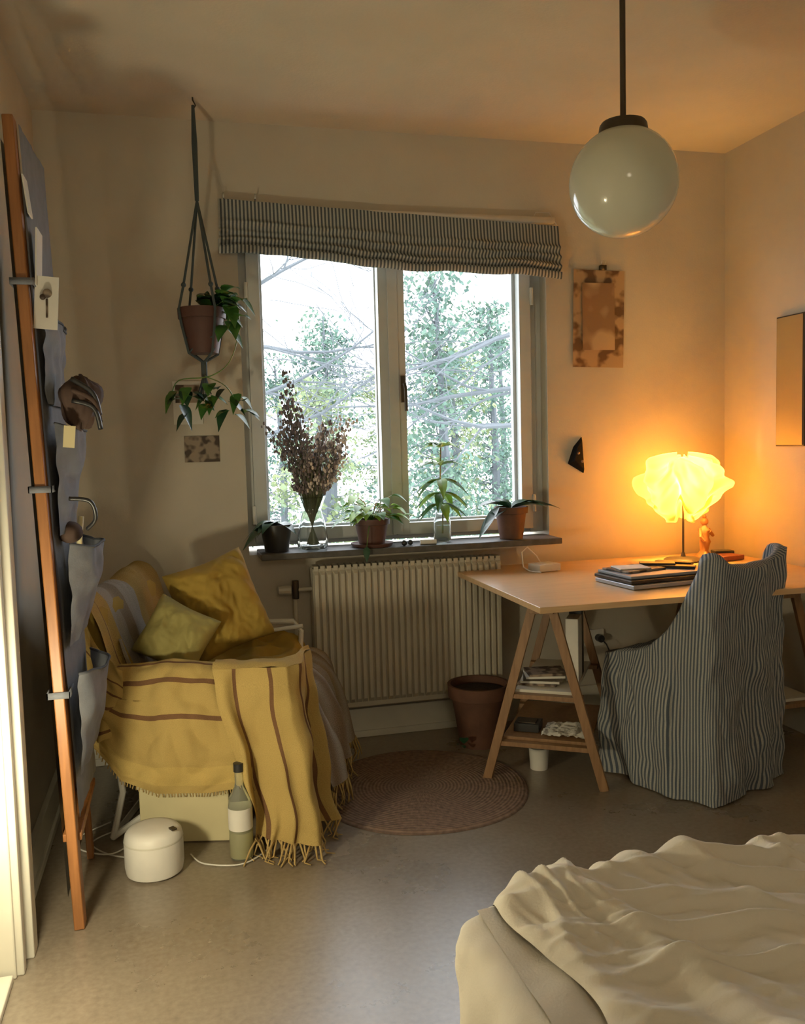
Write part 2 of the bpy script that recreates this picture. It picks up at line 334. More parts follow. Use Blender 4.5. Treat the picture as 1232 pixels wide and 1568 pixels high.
# ---------------------------------------------------------------- pendant globe
mG=mat('opal_glass',(.62,.61,.48),.12,col2=(.60,.59,.46)); mG.node_tree.nodes['Principled BSDF'].inputs['Subsurface Weight'].default_value=.4
mG.node_tree.nodes['Principled BSDF'].inputs['Subsurface Radius'].default_value=(.1,.1,.08)
e=empty('pendant_lamp'); c=V((1.305,2.40,2.062)); R_=.157
b=MB(); b.ball(c,R_,mG,48,32); b.build('globe',e,ang=3)
b=MB(); b.lathe([(.0,2.245),(.02,2.245),(.03,2.238),(.062,2.233),(.068,2.225),(.072,2.20),(.060,2.195)],(c.x,c.y,0),M_dark,32)
b.tube([(c.x,c.y,2.235),(c.x,c.y,HC)],.0085,M_dark,12); b.lathe([(.0,2.61),(.045,2.63),(.05,2.67)],(c.x,c.y,0),M_dark)
b.build('stem',e)
# ---------------------------------------------------------------- desk
e=empty('desk')
b=MB(); b.box(((1.19+2.60)/2,(2.79+3.815)/2,.73),(1.41,1.025,.022),M_top); b.build('top',e,bevel=.002,smooth=False)
def trestle(name,cx,cy,ang,L,shelves=(.15,.34)):
    b=MB(); ex=RZ(ang)@V((1,0,0)); ey=RZ(ang)@V((0,1,0)); C=V((cx,cy,0)); H=.715
    for s in (-1,1):
        base=C+ey*(s*L/2)
        for q in (-1,1):
            b.beam(base+ex*(q*.225),base+ex*(q*.035)+V((0,0,H-.02)),.034,.020,M_wood,up=ey)
        for z in shelves:
            w=.225-(.19)*z/H
            b.beam(base+ex*(-w-.01)+V((0,0,z))-ey*s*.02,base+ex*(w+.01)+V((0,0,z))-ey*s*.02,.018,.05,M_wood,up=ey)
    b.beam(C-ey*(L/2+.03)+V((0,0,H-.025)),C+ey*(L/2+.03)+V((0,0,H-.025)),.09,.045,M_wood)
    for z in shelves:
        w=.225-(.19)*z/H-.02
        b.box(C+V((0,0,z+.015)),(2*w,L-.05,.012),M_wood if z<.2 else M_trim,RZ(ang).to_3x3())
    b.build(name,e,bevel=.0015,smooth=False)
TA=-.58
TC=V((1.31,3.05,0))+RZ(TA)@V((0,.27,0))
trestle('trestle_left',TC.x,TC.y,TA,.54)
trestle('trestle_right',2.33,3.30,.0,.62,(.22,))
def TP(a,b_,z): return TC+RZ(TA)@V((a,b_,0))+V((0,0,z))
# items on trestle shelves
b=MB()
for k in range(5):
    b.box(TP(-.04+.006*k,-.13,.366+k*.010),(.15,.12,.009),(mP2,M_paper,M_dark,M_paper,mP2)[k],RZ(TA+.1*k))
b.build('magazine_stack',smooth=False)
b=MB(); b.box(TP(-.085,-.14,.188),(.10,.09,.032),M_black,RZ(TA)); b.box(TP(-.085,-.14,.205),(.07,.06,.004),M_dark,RZ(TA)); b.build('cassette_recorder',smooth=False,bevel=.006)
def crump(u,v):
    return TP(-.02+u*.17,-.22+v*.16,.176+.022*abs(nz(u*5,v*5,2))+.008*abs(nz(u*14,v*14)))
MB().grid(crump,24,24,M_paper).build('crumpled_paper',ang=.3)
b=MB(); b.box(TP(.085,-.02,.488),(.05,.16,.25),M_white,RZ(TA)); b.box(TP(.085,.03,.498),(.052,.05,.27),M_black,RZ(TA)); b.build('ring_binder',smooth=False,bevel=.003)
MB().lathe([(0,0),(.035,0),(.04,.08),(.036,.085),(0,.085)],(1.36,3.22,0),M_whitemetal,20).build('paper_cup')
# items on desk
ZT=.742
b=MB(); b.box((1.83,3.12,ZT+.009),(.40,.26,.016),mat('laptop_silver',(.45,.45,.46),.3,metal=.5),RZ(.12)); b.box((1.81,3.13,ZT+.026),(.36,.25,.014),M_dark,RZ(.12)); b.box((1.81,3.14,ZT+.040),(.33,.23,.012),mat('laptop_grey',(.25,.27,.30),.4),RZ(.1))
b.build('laptop_stack',smooth=False,bevel=.003)
b=MB(); b.box((1.76,3.17,ZT+.051),(.20,.15,.008),mP2,RZ(.25)); b.box((1.74,3.16,ZT+.058),(.13,.10,.005),M_paper,RZ(-.1)); b.box((1.93,3.14,ZT+.052),(.05,.15,.012),M_black,RZ(.9)); b.box((1.97,3.22,ZT+.056),(.04,.15,.012),M_black,RZ(.7)); b.box((1.88,3.20,ZT+.060),(.06,.14,.010),M_black,RZ(1.1)); b.build('notebook_pile',smooth=False,bevel=.002)
b=MB(); b.box((1.55,3.58,ZT+.017),(.11,.09,.03),M_white,RZ(.2)); b.box((1.55,3.58,ZT+.033),(.07,.055,.003),M_whitemetal,RZ(.2))
b.tube([(1.55,3.62,ZT+.03),(1.54,3.64,.80),(1.50,3.65,.84),(1.47,3.64,.82),(1.46,3.60,.76),(1.47,3.55,.747),(1.50,3.50,.747)],.003,M_white)
b.build('wifi_router',bevel=.006)
b=MB(); b.box((2.44,3.55,ZT+.012),(.13,.10,.022),mat('red_leather',(.22,.06,.04),.5),RZ(.2)); b.box((2.47,3.62,ZT+.018),(.09,.06,.034),M_black,RZ(-.2)); b.build('trinket_box',smooth=False,bevel=.003)
# figurine
b=MB(); mF=mat('carved_wood',(.40,.17,.06),.4,nscale=30)
b.lathe([(0,0),(.03,0),(.032,.01),(.018,.03),(.02,.05),(.026,.075),(.018,.095),(.024,.115),(.026,.13),(.012,.148),(.009,.155)],(2.40,3.66,ZT),mF,20,fn=lambda a,r,z:(r*(1+.18*math.sin(a*3+z*40)),z))
b.ball((2.40,3.66,ZT+.17),.019,mF,14,10); b.ball((2.40,3.66,ZT+.192),.010,mF)
b.tube([(2.378,3.66,ZT+.135),(2.368,3.64,ZT+.10),(2.385,3.635,ZT+.08)],.008,mF); b.tube([(2.422,3.66,ZT+.135),(2.432,3.64,ZT+.105),(2.412,3.635,ZT+.125)],.008,mF)
b.build('wooden_figurine')
# table lamp
e=empty('table_lamp'); lx,ly=2.25,3.60
b=MB(); b.lathe([(0,ZT),(.085,ZT),(.088,ZT+.006),(.08,ZT+.012),(.012,ZT+.02),(.006,ZT+.04)],(lx,ly,0),M_dark,32); b.tube([(lx,ly,ZT+.01),(lx,ly,1.10)],.005,M_dark); b.build('base',e)
m,nt,bb=_new('lamp_shade_paper'); nt.nodes.remove(bb)
df=nt.nodes.new('ShaderNodeBsdfTranslucent'); df.inputs[0].default_value=(.88,.72,.40,1)
d2=nt.nodes.new('ShaderNodeBsdfDiffuse'); d2.inputs[0].default_value=(.70,.48,.18,1)
em=nt.nodes.new('ShaderNodeEmission'); em.inputs[0].default_value=(1,.42,.04,1); em.inputs[1].default_value=.1
m1=nt.nodes.new('ShaderNodeMixShader'); m1.inputs[0].default_value=.62; a1=nt.nodes.new('ShaderNodeAddShader')
nt.links.new(df.outputs[0],m1.inputs[1]); nt.links.new(d2.outputs[0],m1.inputs[2]); nt.links.new(m1.outputs[0],a1.inputs[0]); nt.links.new(em.outputs[0],a1.inputs[1]); nt.links.new(a1.outputs[0],nt.nodes['Material Output'].inputs[0])
M_shade=m
def shf(u,v):
    a=u*2*math.pi
    r=interp([(0,.080),(.10,.093),(.3,.130),(.5,.175),(.72,.185),(.86,.15),(.95,.09),(1,.03)],v)
    z=interp([(0,.955),(.3,1.01),(.5,1.06),(.72,1.14),(.86,1.195),(1,1.22)],v)
    ru=(1-v)**.6
    r*=1+ru*.34*math.sin(a*6+3*nz(v*4,a))+.20*nz(math.cos(a)*1.6,math.sin(a)*1.6,v*3)+.26*nz(math.cos(a)*4,math.sin(a)*4,v*6)
    z+=.06*nz(math.cos(a)*2.2,math.sin(a)*2.2,v*2+4)*(1.2-v*.5)+.035*ru*math.sin(a*5)
    return V((lx+r*math.cos(a),ly+r*math.sin(a)*.9,z))
b=MB(); b.grid(shf,160,60,M_shade); b.build('shade',e,ang=3)
# ---------------------------------------------------------------- slipcovered chair
A=V((1.78,2.69,0)); ex=V((.93,.37,0)).normalized(); ey=V((-.37,.93,0)).normalized(); W_,D_=.46,.46
def rr(s,r=.05):
    tot=2*(W_+D_); d=(s%1)*tot
    if d<W_: x,y=d,0
    elif d<W_+D_: x,y=W_,d-W_
    elif d<2*W_+D_: x,y=W_-(d-W_-D_),D_
    else: x,y=0,D_-(d-2*W_-D_)
    cx=min(max(x,r),W_-r); cy=min(max(y,r),D_-r); dx,dy=x-cx,y-cy; l=math.hypot(dx,dy)
    if l>r: x,y=cx+dx/l*r,cy+dy/l*r
    return x,y
def topz(x,y):
    h=interp([(0,.875),(.05,.86),(.08,.79),(.13,.68),(.18,.60),(.25,.535),(.34,.505),(.46,.475)],y)
    if y<.06: h-=.03*math.sin(math.pi*min(max(x/W_,0),1)); h+=.03*(math.exp(-(x/.05)**2)+math.exp(-((x-W_)/.05)**2))
    return h
def cover(u,v):
    u=(u+.75)%1 if u<1 else .75
    x,y=rr(u); nx,ny=x-W_/2,y-D_/2; l=math.hypot(nx,ny)+1e-6; nx/=l;ny/=l
    tz=topz(x,y)
    ca,sa=math.cos(u*2*math.pi),math.sin(u*2*math.pi)
    if v<.62:
        t=v/.62; z=tz*t
        lean=-.035*max(0,(z-.45)/.43)*(1-min(y/.2,1))
        fl=(1-t)**1.5
        fold=(.018*math.sin(u*44+2.0*nz(ca*1.2,sa*1.2,z*2)+z*3)+.009*math.sin(u*75+1+z*4))*(fl*1.0+.10)+.018*nz(ca*2+z*2,sa*2,z*5)+.013*nz(ca*4,sa*4+z*6,z*8)+.014*abs(nz(ca*7+z*4,sa*7,z*9))
        o=.008+.028*fl+fold
        if y>.15: o+=.02*math.sin(min(1,z/.5)*math.pi)
        x+=nx*o; y+=ny*o+lean
        z=max(.004,z+.010*(1-t)*math.sin(u*25))
    else:
        t=(v-.62)/.38
        seat=.46
        if t<.25: q=t/.25; ins=.035*q; z=tz+.008*math.sin(q*math.pi)
        elif t<.6: q=(t-.25)/.35; ins=.035+.03*q; z=lerp(tz,min(seat+.02,tz-.01),q)
        else: q=(t-.6)/.4; ins=.065+q*.5; z=lerp(min(seat+.02,tz-.01),seat+.02,sm(q))
        x0,y0=x,y
        x=lerp(x0,W_/2,min(1,ins/.26 if t>.6 else ins/l)); y=lerp(y0,D_/2+.02,min(1,ins/.26 if t>.6 else ins/l))
        y+=-.035*max(0,(z-.45)/.43)*(1-min(y0/.2,1))
        z+=.006*nz(x*14,y*14)
    p=A+ex*x+ey*y; p.z=z; return p
b=MB(); b.grid(cover,340,120,M_stripe,su=2*(W_+D_),sv=1.2)
e=empty('slipcovered_chair'); b.build('cover',e,ang=3)
b=MB()
for x,y in ((.04,.04),(W_-.04,.04),(.04,D_-.04),(W_-.04,D_-.04)):
    p=A+ex*x+ey*y; b.tube([p,p+V((0,0,.42))],.015,M_wood)
b.build('legs',e)
# ---------------------------------------------------------------- armchair (lounge) with throws
e=empty('armchair_with_throws')
O=V((-.25,3.02,0)); su_=V((.966,-.259,0)); sv_=V((.259,.966,0))
def S(u,v,z): 
    p=O+su_*u+sv_*v; p.z=z; return p
RS=Matrix((su_,sv_,V((0,0,1)))).transposed()
LEN=.72
b=MB()
r_=.011
for v,za in ((.03,.565),(LEN,.60)):
    b.tube([S(-.02,v,.01),S(.02,v,.17),S(.0,v,.36)],r_,M_whitemetal)
    b.tube([S(-.02,v,.012),S(.25,v,.20),S(.55,v,.26)],r_,M_whitemetal)
    b.tube([S(.56,v,.01),S(.53,v,.30),S(.55,v,za-.04),S(.52,v,za),S(.05,v,za)],r_,M_whitemetal)
b.tube([S(-.02,.03,.012),S(-.02,LEN,.012)],r_,M_whitemetal)
for u in (.05,.2,.35,.5): b.tube([S(u,.03,.24),S(u,LEN,.24)],.006,M_whitemetal)
b.tube([S(.38,LEN,.60),S(.44,LEN-.1,.585),S(.57,LEN-.1,.60)],.008,M_whitemetal)
b.build('metal_frame',e)
b=MB()
b.box(S(.28,.37,.36),(.52,.66,.16),M_must,RS); b.box(S(-.05,.37,.55),(.12,.68,.50),M_must,RS@Matrix.Rotation(-.18,3,'Y')); b.box(S(.25,.06,.46),(.54,.09,.22),M_must,RS)
b.build('cushions',e,bevel=.03,ang=2)
prof=[(-.17,.36),(-.185,.60),(-.18,.78),(-.15,.855),(-.10,.87),(-.055,.84),(-.02,.72),(.02,.58),(.07,.49),(.18,.465),(.38,.475),(.54,.47),(.62,.43),(.65,.33),(.665,.20),(.68,.09)]
cum=[0]
for a,b_ in zip(prof,prof[1:]): cum.append(cum[-1]+math.dist(a,b_))
PT=cum[-1]
tu=[(c/PT,p[0]) for c,p in zip(cum,prof)]; tz=[(c/PT,p[1]) for c,p in zip(cum,prof)]
def throw(lo,hi,dz,seed,v0,v1):
    def f(a,t):
        s=lerp(lo,hi,t); v=lerp(v0,v1,a); s2=min(1,max(0,s))
        u=(interp(tu,s2-.02)+interp(tu,s2)+interp(tu,s2+.02))/3; z=(interp(tz,s2-.02)+interp(tz,s2)+interp(tz,s2+.02))/3
        d=.016*nz(v*7+seed,s*9)+.016*nz(v*3+s*6,s*4,seed)+.014*abs(nz(v*12,s*10,seed))
        if s>.72: u+=.026*math.sin(v*30+3*nz(v*4,s*3))*(s-.72)/.28+ .05*(s-.72)/.28
        sag=-.03*math.sin(math.pi*min(max(v/LEN,0),1))*math.exp(-((s-.3)/.12)**2)
        return S(u+d*.6+dz*.6,v+.03*nz(s*5,seed),z+d+dz+sag)
    return f
b=MB(); b.grid(throw(.0,.52,.006,1,-.03,LEN+.02),90,90,M_backc,su=.8,sv=1)
b.grid(throw(.42,1.0,.010,5,.10,LEN+.06),90,110,M_throw,su=.7,sv=1.05)
f=throw(.42,1.0,.010,5,.10,LEN+.06)
for k in range(60):
    p=f(k/59,1); b.tube([p,p+su_*random.uniform(-.01,.02)+V((0,0,-.05)),p+su_*random.uniform(-.01,.03)+sv_*random.uniform(-.01,.01)+V((0,0,-.082))],.0026,M_fr,5)
b.build('herringbone_throw',e,ang=3)
pv=[(.16,.50),(.12,.56),(.08,.60),(.03,.612),(-.005,.59),(-.02,.54),(-.03,.45),(-.04,.33),(-.045,.18)]
cum2=[0]
for a,b_ in zip(pv,pv[1:]): cum2.append(cum2[-1]+math.dist(a,b_))
P2=cum2[-1]; ta=[(c/P2,p[0]) for c,p in zip(cum2,pv)]; tb=[(c/P2,p[1]) for c,p in zip(cum2,pv)]
def ybl(a,t):
    u=lerp(-.09,.47,a)
    v=(interp(ta,t-.05)+interp(ta,t)+interp(ta,t+.05))/3; z=(interp(tb,t-.05)+interp(tb,t)+interp(tb,t+.05))/3
    cut=interp([(0,.40),(.1,.34),(.25,.23),(.45,.185),(.75,.185),(1,.20)],a)
    if z<.60 and t>.5: z=lerp(.60,cut,(.60-z)/(.60-.18))
    d=.020*nz(a*5,t*2.5,8)+.018*math.sin(a*10+4*t+2*nz(a*3,t*2))*max(0,t-.4)+.026*abs(nz(a*5+t*4,t*6-a*3,4))+.004*nz(a*22,t*16,4)
    z+= .02*math.sin(a*3.1)*(.5-abs(t-.5))*.6+.015*nz(a*3,2,t)
    d*=1-.6*sm((a-.75)/.25)
    return S(u+.03*max(0,t-.5)*(a-.3),v-d-.02*max(0,t-.4),z+d*.5)
b=MB(); b.grid(ybl,130,100,M_blank,su=.6,sv=P2)
def corner(a,t):
    path=[(0,(.36,-.055)),(.55,(.60,-.050)),(.68,(.635,.0)),(1,(.65,.19))]
    u=interp([(k,p[0]) for k,p in path],a); v=interp([(k,p[1]) for k,p in path],a)
    uc,vc=.63,-.06
    spread=lerp(1,.66,sm(t))
    u=uc+(u-uc)*spread; v=vc+(v-vc)*lerp(1,.8,t)
    bot=.045+.03*abs(a-.5)+.035*nz(a*4,7)
    z=lerp(.605,bot,t)
    out=.03*t+.05*t*t
    f=.036*math.sin(a*14+3.5*nz(a*2,t*1.5)+1.3*t)*min(1,t*1.8)+.012*math.sin(a*33+t*2)*t+.022*nz(a*5,t*5,3)
    n=V((.5,-.85,0)).lerp(V((.85,-.5,0)),sm((a-.4)/.3))
    q=S(u+n.x*(out+f)+.02*nz(t*3,a*2,11)*t,v+n.y*(out+f),z)
    if t<.12: q.z+=.012*math.sin(t/.12*math.pi/2)
    return q
b.grid(corner,90,100,M_blank2,su=.36,sv=.6)
def bridge(a,t):
    p0=S(lerp(.34,.62,a),.19-.02*a,.50-.02*a); p1=corner(a,0)+V((0,0,0))
    q=p0.lerp(p1,t); q.z=lerp(p0.z,p1.z,sm(t))+.045*math.sin(t*math.pi)+.012*nz(a*6,t*6); return q
b.grid(bridge,30,30,M_blank3,su=.36,sv=.2)
for k in range(44):
    a=k/43; p=corner(a,1); q=p+su_*random.uniform(-.03,.035)+sv_*random.uniform(-.05,.0); 
    b.tube([p,p.lerp(q,.5)+V((0,0,-.02)),V((q.x,q.y,.006)),V((q.x+random.uniform(-.02,.03),q.y-random.uniform(.0,.03),.004))],[.0035,.0035,.003,.002],M_fr,5)
for k in range(60):
    a=k/59; p=ybl(a,1); b.tube([p,p+V((random.uniform(-.004,.004),0,-.012))],.002,M_fr,4)
def far(a,t):
    u=lerp(.22,.60,a); v=lerp(.42,LEN+.05,t); z=.50+.05*t*math.sin(a*3.1)+.03*nz(a*5,t*5,9)+.02*math.sin(a*14+t*5)*.6 - (.12*sm((a-.85)/.15))
    return S(u,v,z)
b.grid(far,60,40,M_must)
def nearback(a,t):
    u=lerp(-.10,.06,a)+.01*nz(a*4,t*4,1); z=lerp(lerp(.80,.60,sm(a)),.38,t)+.02*nz(a*3,1); 
    return S(u,-.030-.015*math.sin(a*9+t*3)*t-.012*nz(a*5,t*5,6)-.015*t,z)
b.grid(nearback,40,50,M_blank,su=.2,sv=.42)
b.build('yellow_blanket',e,ang=3)
def pillow(name,c,w,h,d,R,mt,seed=0,parent=None,k=1.):
    b=MB(); c=V(c)
    for sgn in (1,-1):
        def f(u,v):
            a=u*2-1;q=v*2-1
            prof=max(0,(1-abs(a)**3.2)*(1-abs(q)**3.2))**.5
            pin=1-.16*(1-abs(q)**2)*abs(a)**2-.10*abs(a*q)**3; pin2=1-.16*(1-abs(a)**2)*abs(q)**2-.10*abs(a*q)**3
            wr=.020*nz(a*2.0+seed,q*2.0)*prof+k*(.028*abs(nz(a*2.2+q*2,q*2.0-a,seed))-.012*abs(nz(a*5,q*4,seed+3)))
            return c+R@V((a*w/2*pin,sgn*(prof*d/2+wr*(.3+prof)),q*h/2*pin2))
        b.grid(f,60,60,mt)
    return b.build(name,parent,ang=3,weld=False)
Rp=Matrix.Rotation(.15,3,'Z')@Matrix.Rotation(-.28,3,'X')@Matrix.Rotation(-.30,3,'Y')
pillow('throw_pillow',(.135,3.37,.725),.345,.40,.21,Rp,M_must,1)
Rp=Matrix.Rotation(-.15,3,'Z')@Matrix.Rotation(-.35,3,'X')@Matrix.Rotation(.50,3,'Y')
pillow('throw_pillow.001',(-.025,3.18,.66),.26,.25,.16,Rp,M_oliv,4,k=.35)
# ---------------------------------------------------------------- things by the armchair
b=MB(); mY=mat('cream_card',(.68,.60,.34),.7,nscale=5)
b.box((.0,3.06,.095),(.30,.20,.185),mY,RZ(-.25)); b.box((.0,3.06,.197),(.31,.21,.022),mY,RZ(-.25))
def pap(u,v): return V((-.08+u*.20,3.0+v*.12-u*.05,.212+.03*abs(nz(u*5,v*5))+.012*math.sin(u*3)))
b.build('storage_box',smooth=False,bevel=.004); MB().grid(pap,20,20,M_paper).build('loose_papers',ang=.5)
b=MB(); c=(.150,2.80,0)
b.lathe([(0,.002),(.034,.002),(.038,.01),(.038,.175),(.034,.20),(.016,.235),(.0135,.25),(.0135,.295),(.0155,.297),(.0155,.305)],c,M_green,28)
b.lathe([(.0385,.10),(.0388,.10),(.0388,.17),(.0385,.17)],c,M_paper,28); b.lathe([(.0165,.285),(.0165,.312),(0,.313)],c,M_black,20); b.lathe([(0,.008),(.034,.008),(.034,.09),(0,.09)],c,mat('oil_fill',(.80,.74,.34),.2,trans=.5),24)
b.build('glass_bottle')
b=MB(); c=(-.120,2.785,0)
b.lathe([(0,.0),(.075,.0),(.086,.008),(.090,.03),(.090,.11),(.086,.130),(.075,.142),(.055,.147),(0,.147)],c,M_white,48); b.lathe([(.0905,.108),(.0912,.111),(.0905,.114)],c,M_trim,48)
b.box((c[0]+.06,c[1]-.04,.1475),(.016,.024,.005),M_dark,RZ(.5)); b.build('diffuser_lamp',bevel=0)
pts=[(-.20,2.88,.01),(-.28,2.95,.006),(-.33,3.05,.006),(-.24,3.12,.006),(-.20,3.02,.006),(-.26,2.93,.01),(-.36,3.0,.006),(-.38,3.1,.006),(-.28,3.2,.006)]
def smooth_pts(pts,n=8):
    out=[];P=[V(p) for p in pts]
    for i in range(len(P)-1):
        p0=P[max(i-1,0)];p1=P[i];p2=P[i+1];p3=P[min(i+2,len(P)-1)]
        for k in range(n):
            t=k/n; out.append(.5*((2*p1)+(p2-p0)*t+(2*p0-5*p1+4*p2-p3)*t*t+(3*p1-p0-3*p2+p3)*t**3))
    out.append(P[-1]); return out
b=MB(); b.tube(smooth_pts(pts),.0025,M_white,6); b.tube(smooth_pts([(-.01,2.86,.005),(.03,2.78,.005),(.14,2.74,.005),(.22,2.80,.005),(.28,2.9,.005)]),.0025,M_white,6); b.build('power_cord')
# rug
b=MB(); c=V((.855,3.165,0))
def rugf(u,v):
    a=u*2*math.pi; r=.002+.405*v*(1+.008*math.sin(a*5)*v); return c+V((r*math.cos(a),r*math.sin(a),.009 if v<.97 else .009-.008*(v-.97)/.03))
vs=[];uvs=[];nu,nv=96,30
for j in range(nv+1):
    for i in range(nu+1): vs.append(rugf(i/nu,j/nv)); uvs.append((i/nu*2.5,j/nv*.405))
b.add(vs,[(j*(nu+1)+i,j*(nu+1)+i+1,(j+1)*(nu+1)+i+1,(j+1)*(nu+1)+i) for j in range(nv) for i in range(nu)],M_rug,uvs); b.build('round_rug',ang=3)
# ---------------------------------------------------------------- plants
def pot(b,c,r0,r1,h,m,rim=True,soil=True):
    pr=[(0,0),(r0,0),(lerp(r0,r1,.8),h*.78)]
    if rim: pr+=[(r1*1.0,h*.79),(r1*1.06,h*.80),(r1*1.08,h),(r1*.98,h),(r1*.95,h*.9)]
    else: pr+=[(r1,h),(r1*.93,h),(r1*.9,h*.9)]
    b.lathe(pr,c,m,32)
    if soil: b.lathe([(r1*.95,h*.88),(0,h*.9)],c,M_soil,24)
b=MB(); pot(b,(1.23,3.57,0),.085,.125,.27,M_terra)
for k in range(2): b.leaf((1.12,3.45,.03+.02*k),(-.5+k*.4,-.3,.7),.07,.04,M_leafd)
b.build('floor_plant_pot')
ZS=.873
b=MB(); c=V((.40,3.75,ZS)); pot(b,c,.05,.068,.115,M_black,rim=False)
for k in range(10):
    a=random.uniform(math.pi*.55,math.pi*1.7); L=random.uniform(.08,.15)
    b.leaf(c+V((0,0,.11)),(math.cos(a),math.sin(a)*.6,random.uniform(.1,.9)),L,.06,M_leafd,droop=.7)
b.leaf(c+V((0,0,.10)),(-1,-.5,.25),.17,.075,M_leafd,droop=.7); b.leaf(c+V((0,0,.10)),(-.7,-.6,.5),.13,.07,M_leafd,droop=.6)
b.build('potted_houseplant')
e=empty('vase_of_dried_flowers'); c=V((.555,3.75,ZS))
b=MB(); b.lathe([(0,.004),(.058,.004),(.066,.012),(.064,.06),(.056,.11),(.044,.15),(.040,.17),(.050,.20),(.062,.225),(.059,.224),(.037,.17),(.053,.11),(.060,.05),(.058,.015),(0,.013)],c,M_glass,48,fn=lambda a,r,z:(r*(1+.05*math.sin(a*8)),z)); b.build('vase',e)
b=MB()
for k in range(150):
    a=random.uniform(0,2*math.pi); sp=random.random()**.55; H=random.uniform(.26,.56) if k>12 else random.uniform(.58,.77)
    if k<=12: sp*=.4; a=random.uniform(2,4.2)
    tip=c+V((math.cos(a)*sp*.20*H/.5-(.04 if k<=12 else -.015),math.sin(a)*sp*.10*H/.5-.02,H)); m0=c+V((math.cos(a)*sp*.028,math.sin(a)*sp*.025,.17)); b0=c+V((-math.cos(a)*sp*.03,-math.sin(a)*.02,.02))
    mid=m0.lerp(tip,.5)+V((-.01*math.cos(a),0,.03))
    b.tube([b0,m0,mid,tip],[.0016,.0016,.0013,.0009],M_stem,5)
    mt=M_dry if (tip.x<c.x-.03 or random.random()<.25) else M_dry2
    for q in range(14 if k>12 else 18):
        t=random.uniform(.1,1.05); p=mid.lerp(tip,t)+V([random.uniform(-.015,.015) for _ in range(3)]); b.ball(p,random.uniform(.003,.007),mt if t>.35 else M_dry,5,4,(1,1,1.4))
b.build('dried_flowers',e)
def pothos(name,c,r,h,n,spread,m1,m2,potm=M_terra,up=.8):
    b=MB(); pot(b,c,r*.72,r,h,potm); b.lathe([(0,0),(r*1.15,0),(r*1.25,.015),(r*1.15,.012),(0,.008)],c,potm,28)
    for k in range(n):
        a=random.uniform(0,2*math.pi); d=V((math.cos(a),math.sin(a)*.5,random.uniform(.1,up))); L=random.uniform(.4,1)*spread
        p=V(c)+V((0,0,h*.9)); q=p+d*L; q.z=min(q.z,c[2]+h+spread)
        if q.y>3.83: q.y=3.83
        mid=p.lerp(q,.5)+V((0,0,.03)); b.tube([p,mid,q],.002,M_leaf,5)
        b.leaf(q,(d.x,d.y-.3,.05),random.uniform(.055,.08),random.uniform(.05,.06),random.choice((m1,m1,m2)),droop=.5,sharp=.6)
    return b
b=pothos('p',(.815,3.75,ZS),.075,.12,34,.125,M_leafl,M_leaf,M_terrad,up=1.2)
b.leaf((.77,3.65,ZS+.01),(-.1,-.3,-.7),.05,.03,M_leafd); b.tube([(.80,3.70,ZS+.11),(.78,3.655,ZS+.08),(.77,3.65,ZS+.01)],.002,M_leaf,5)
for k in range(3): b.leaf((.82+.06*k,3.70,ZS+.13),(1,-.2,.2),.08,.045,M_leafl)
b.build('potted_pothos')
b=MB(); c=V((1.14,3.76,ZS)); b.lathe([(0,.004),(.032,.004),(.038,.012),(.038,.095),(.030,.115),(.028,.135),(.032,.14),(.029,.14),(.026,.115),(.035,.09),(.035,.015),(0,.013)],c,M_glass,28)
b.lathe([(0,.016),(.033,.016),(.033,.075),(0,.075)],c,M_water,24)
b.tube([c+V((0,0,.04)),c+V((.005,0,.15)),c+V((-.005,0,.28)),c+V((.0,0,.42))],.0035,M_leaf,6)
for z,n,L in ((.17,5,.12),(.22,6,.13),(.28,6,.13),(.34,5,.12),(.42,6,.10)):
    for k in range(n):
        a=k*2*math.pi/n+z*20; b.leaf(c+V((0,0,z)),(math.cos(a),math.sin(a)*.55-.15,.45 if z>.3 else -.1),L,.046,M_leafl if (k%2) else M_leaf,droop=.5,fold=.25)
b.build('avocado_plant_in_jar')
b=MB(); c=V((1.46,3.74,ZS)); pot(b,c,.052,.072,.145,M_terra,rim=True)
for d,L,W in (((-1,-.3,.50),.21,.085),((-.8,-.5,.0),.20,.08),((1,-.2,.35),.24,.09),((.6,-.5,.35),.18,.07),((-.3,.3,.4),.12,.07),((.9,.2,.5),.17,.07)):
    b.leaf(c+V((0,0,.135)),d,L,W,M_leafd,droop=.35,n=10,fold=.2)
b.leaf(c+V((-.07,-.04,.15)),(-.65,-.2,-.8),.18,.065,M_leafd,droop=0)
b.build('potted_orchid')
b=MB(); b.tube([(1.02,3.70,ZS+.010),(1.09,3.69,ZS+.010)],.011,M_paper,10); b.ball((.945,3.69,ZS+.012),.013,M_black); b.ball((.975,3.70,ZS+.012),.012,M_black); b.build('candle_stub')
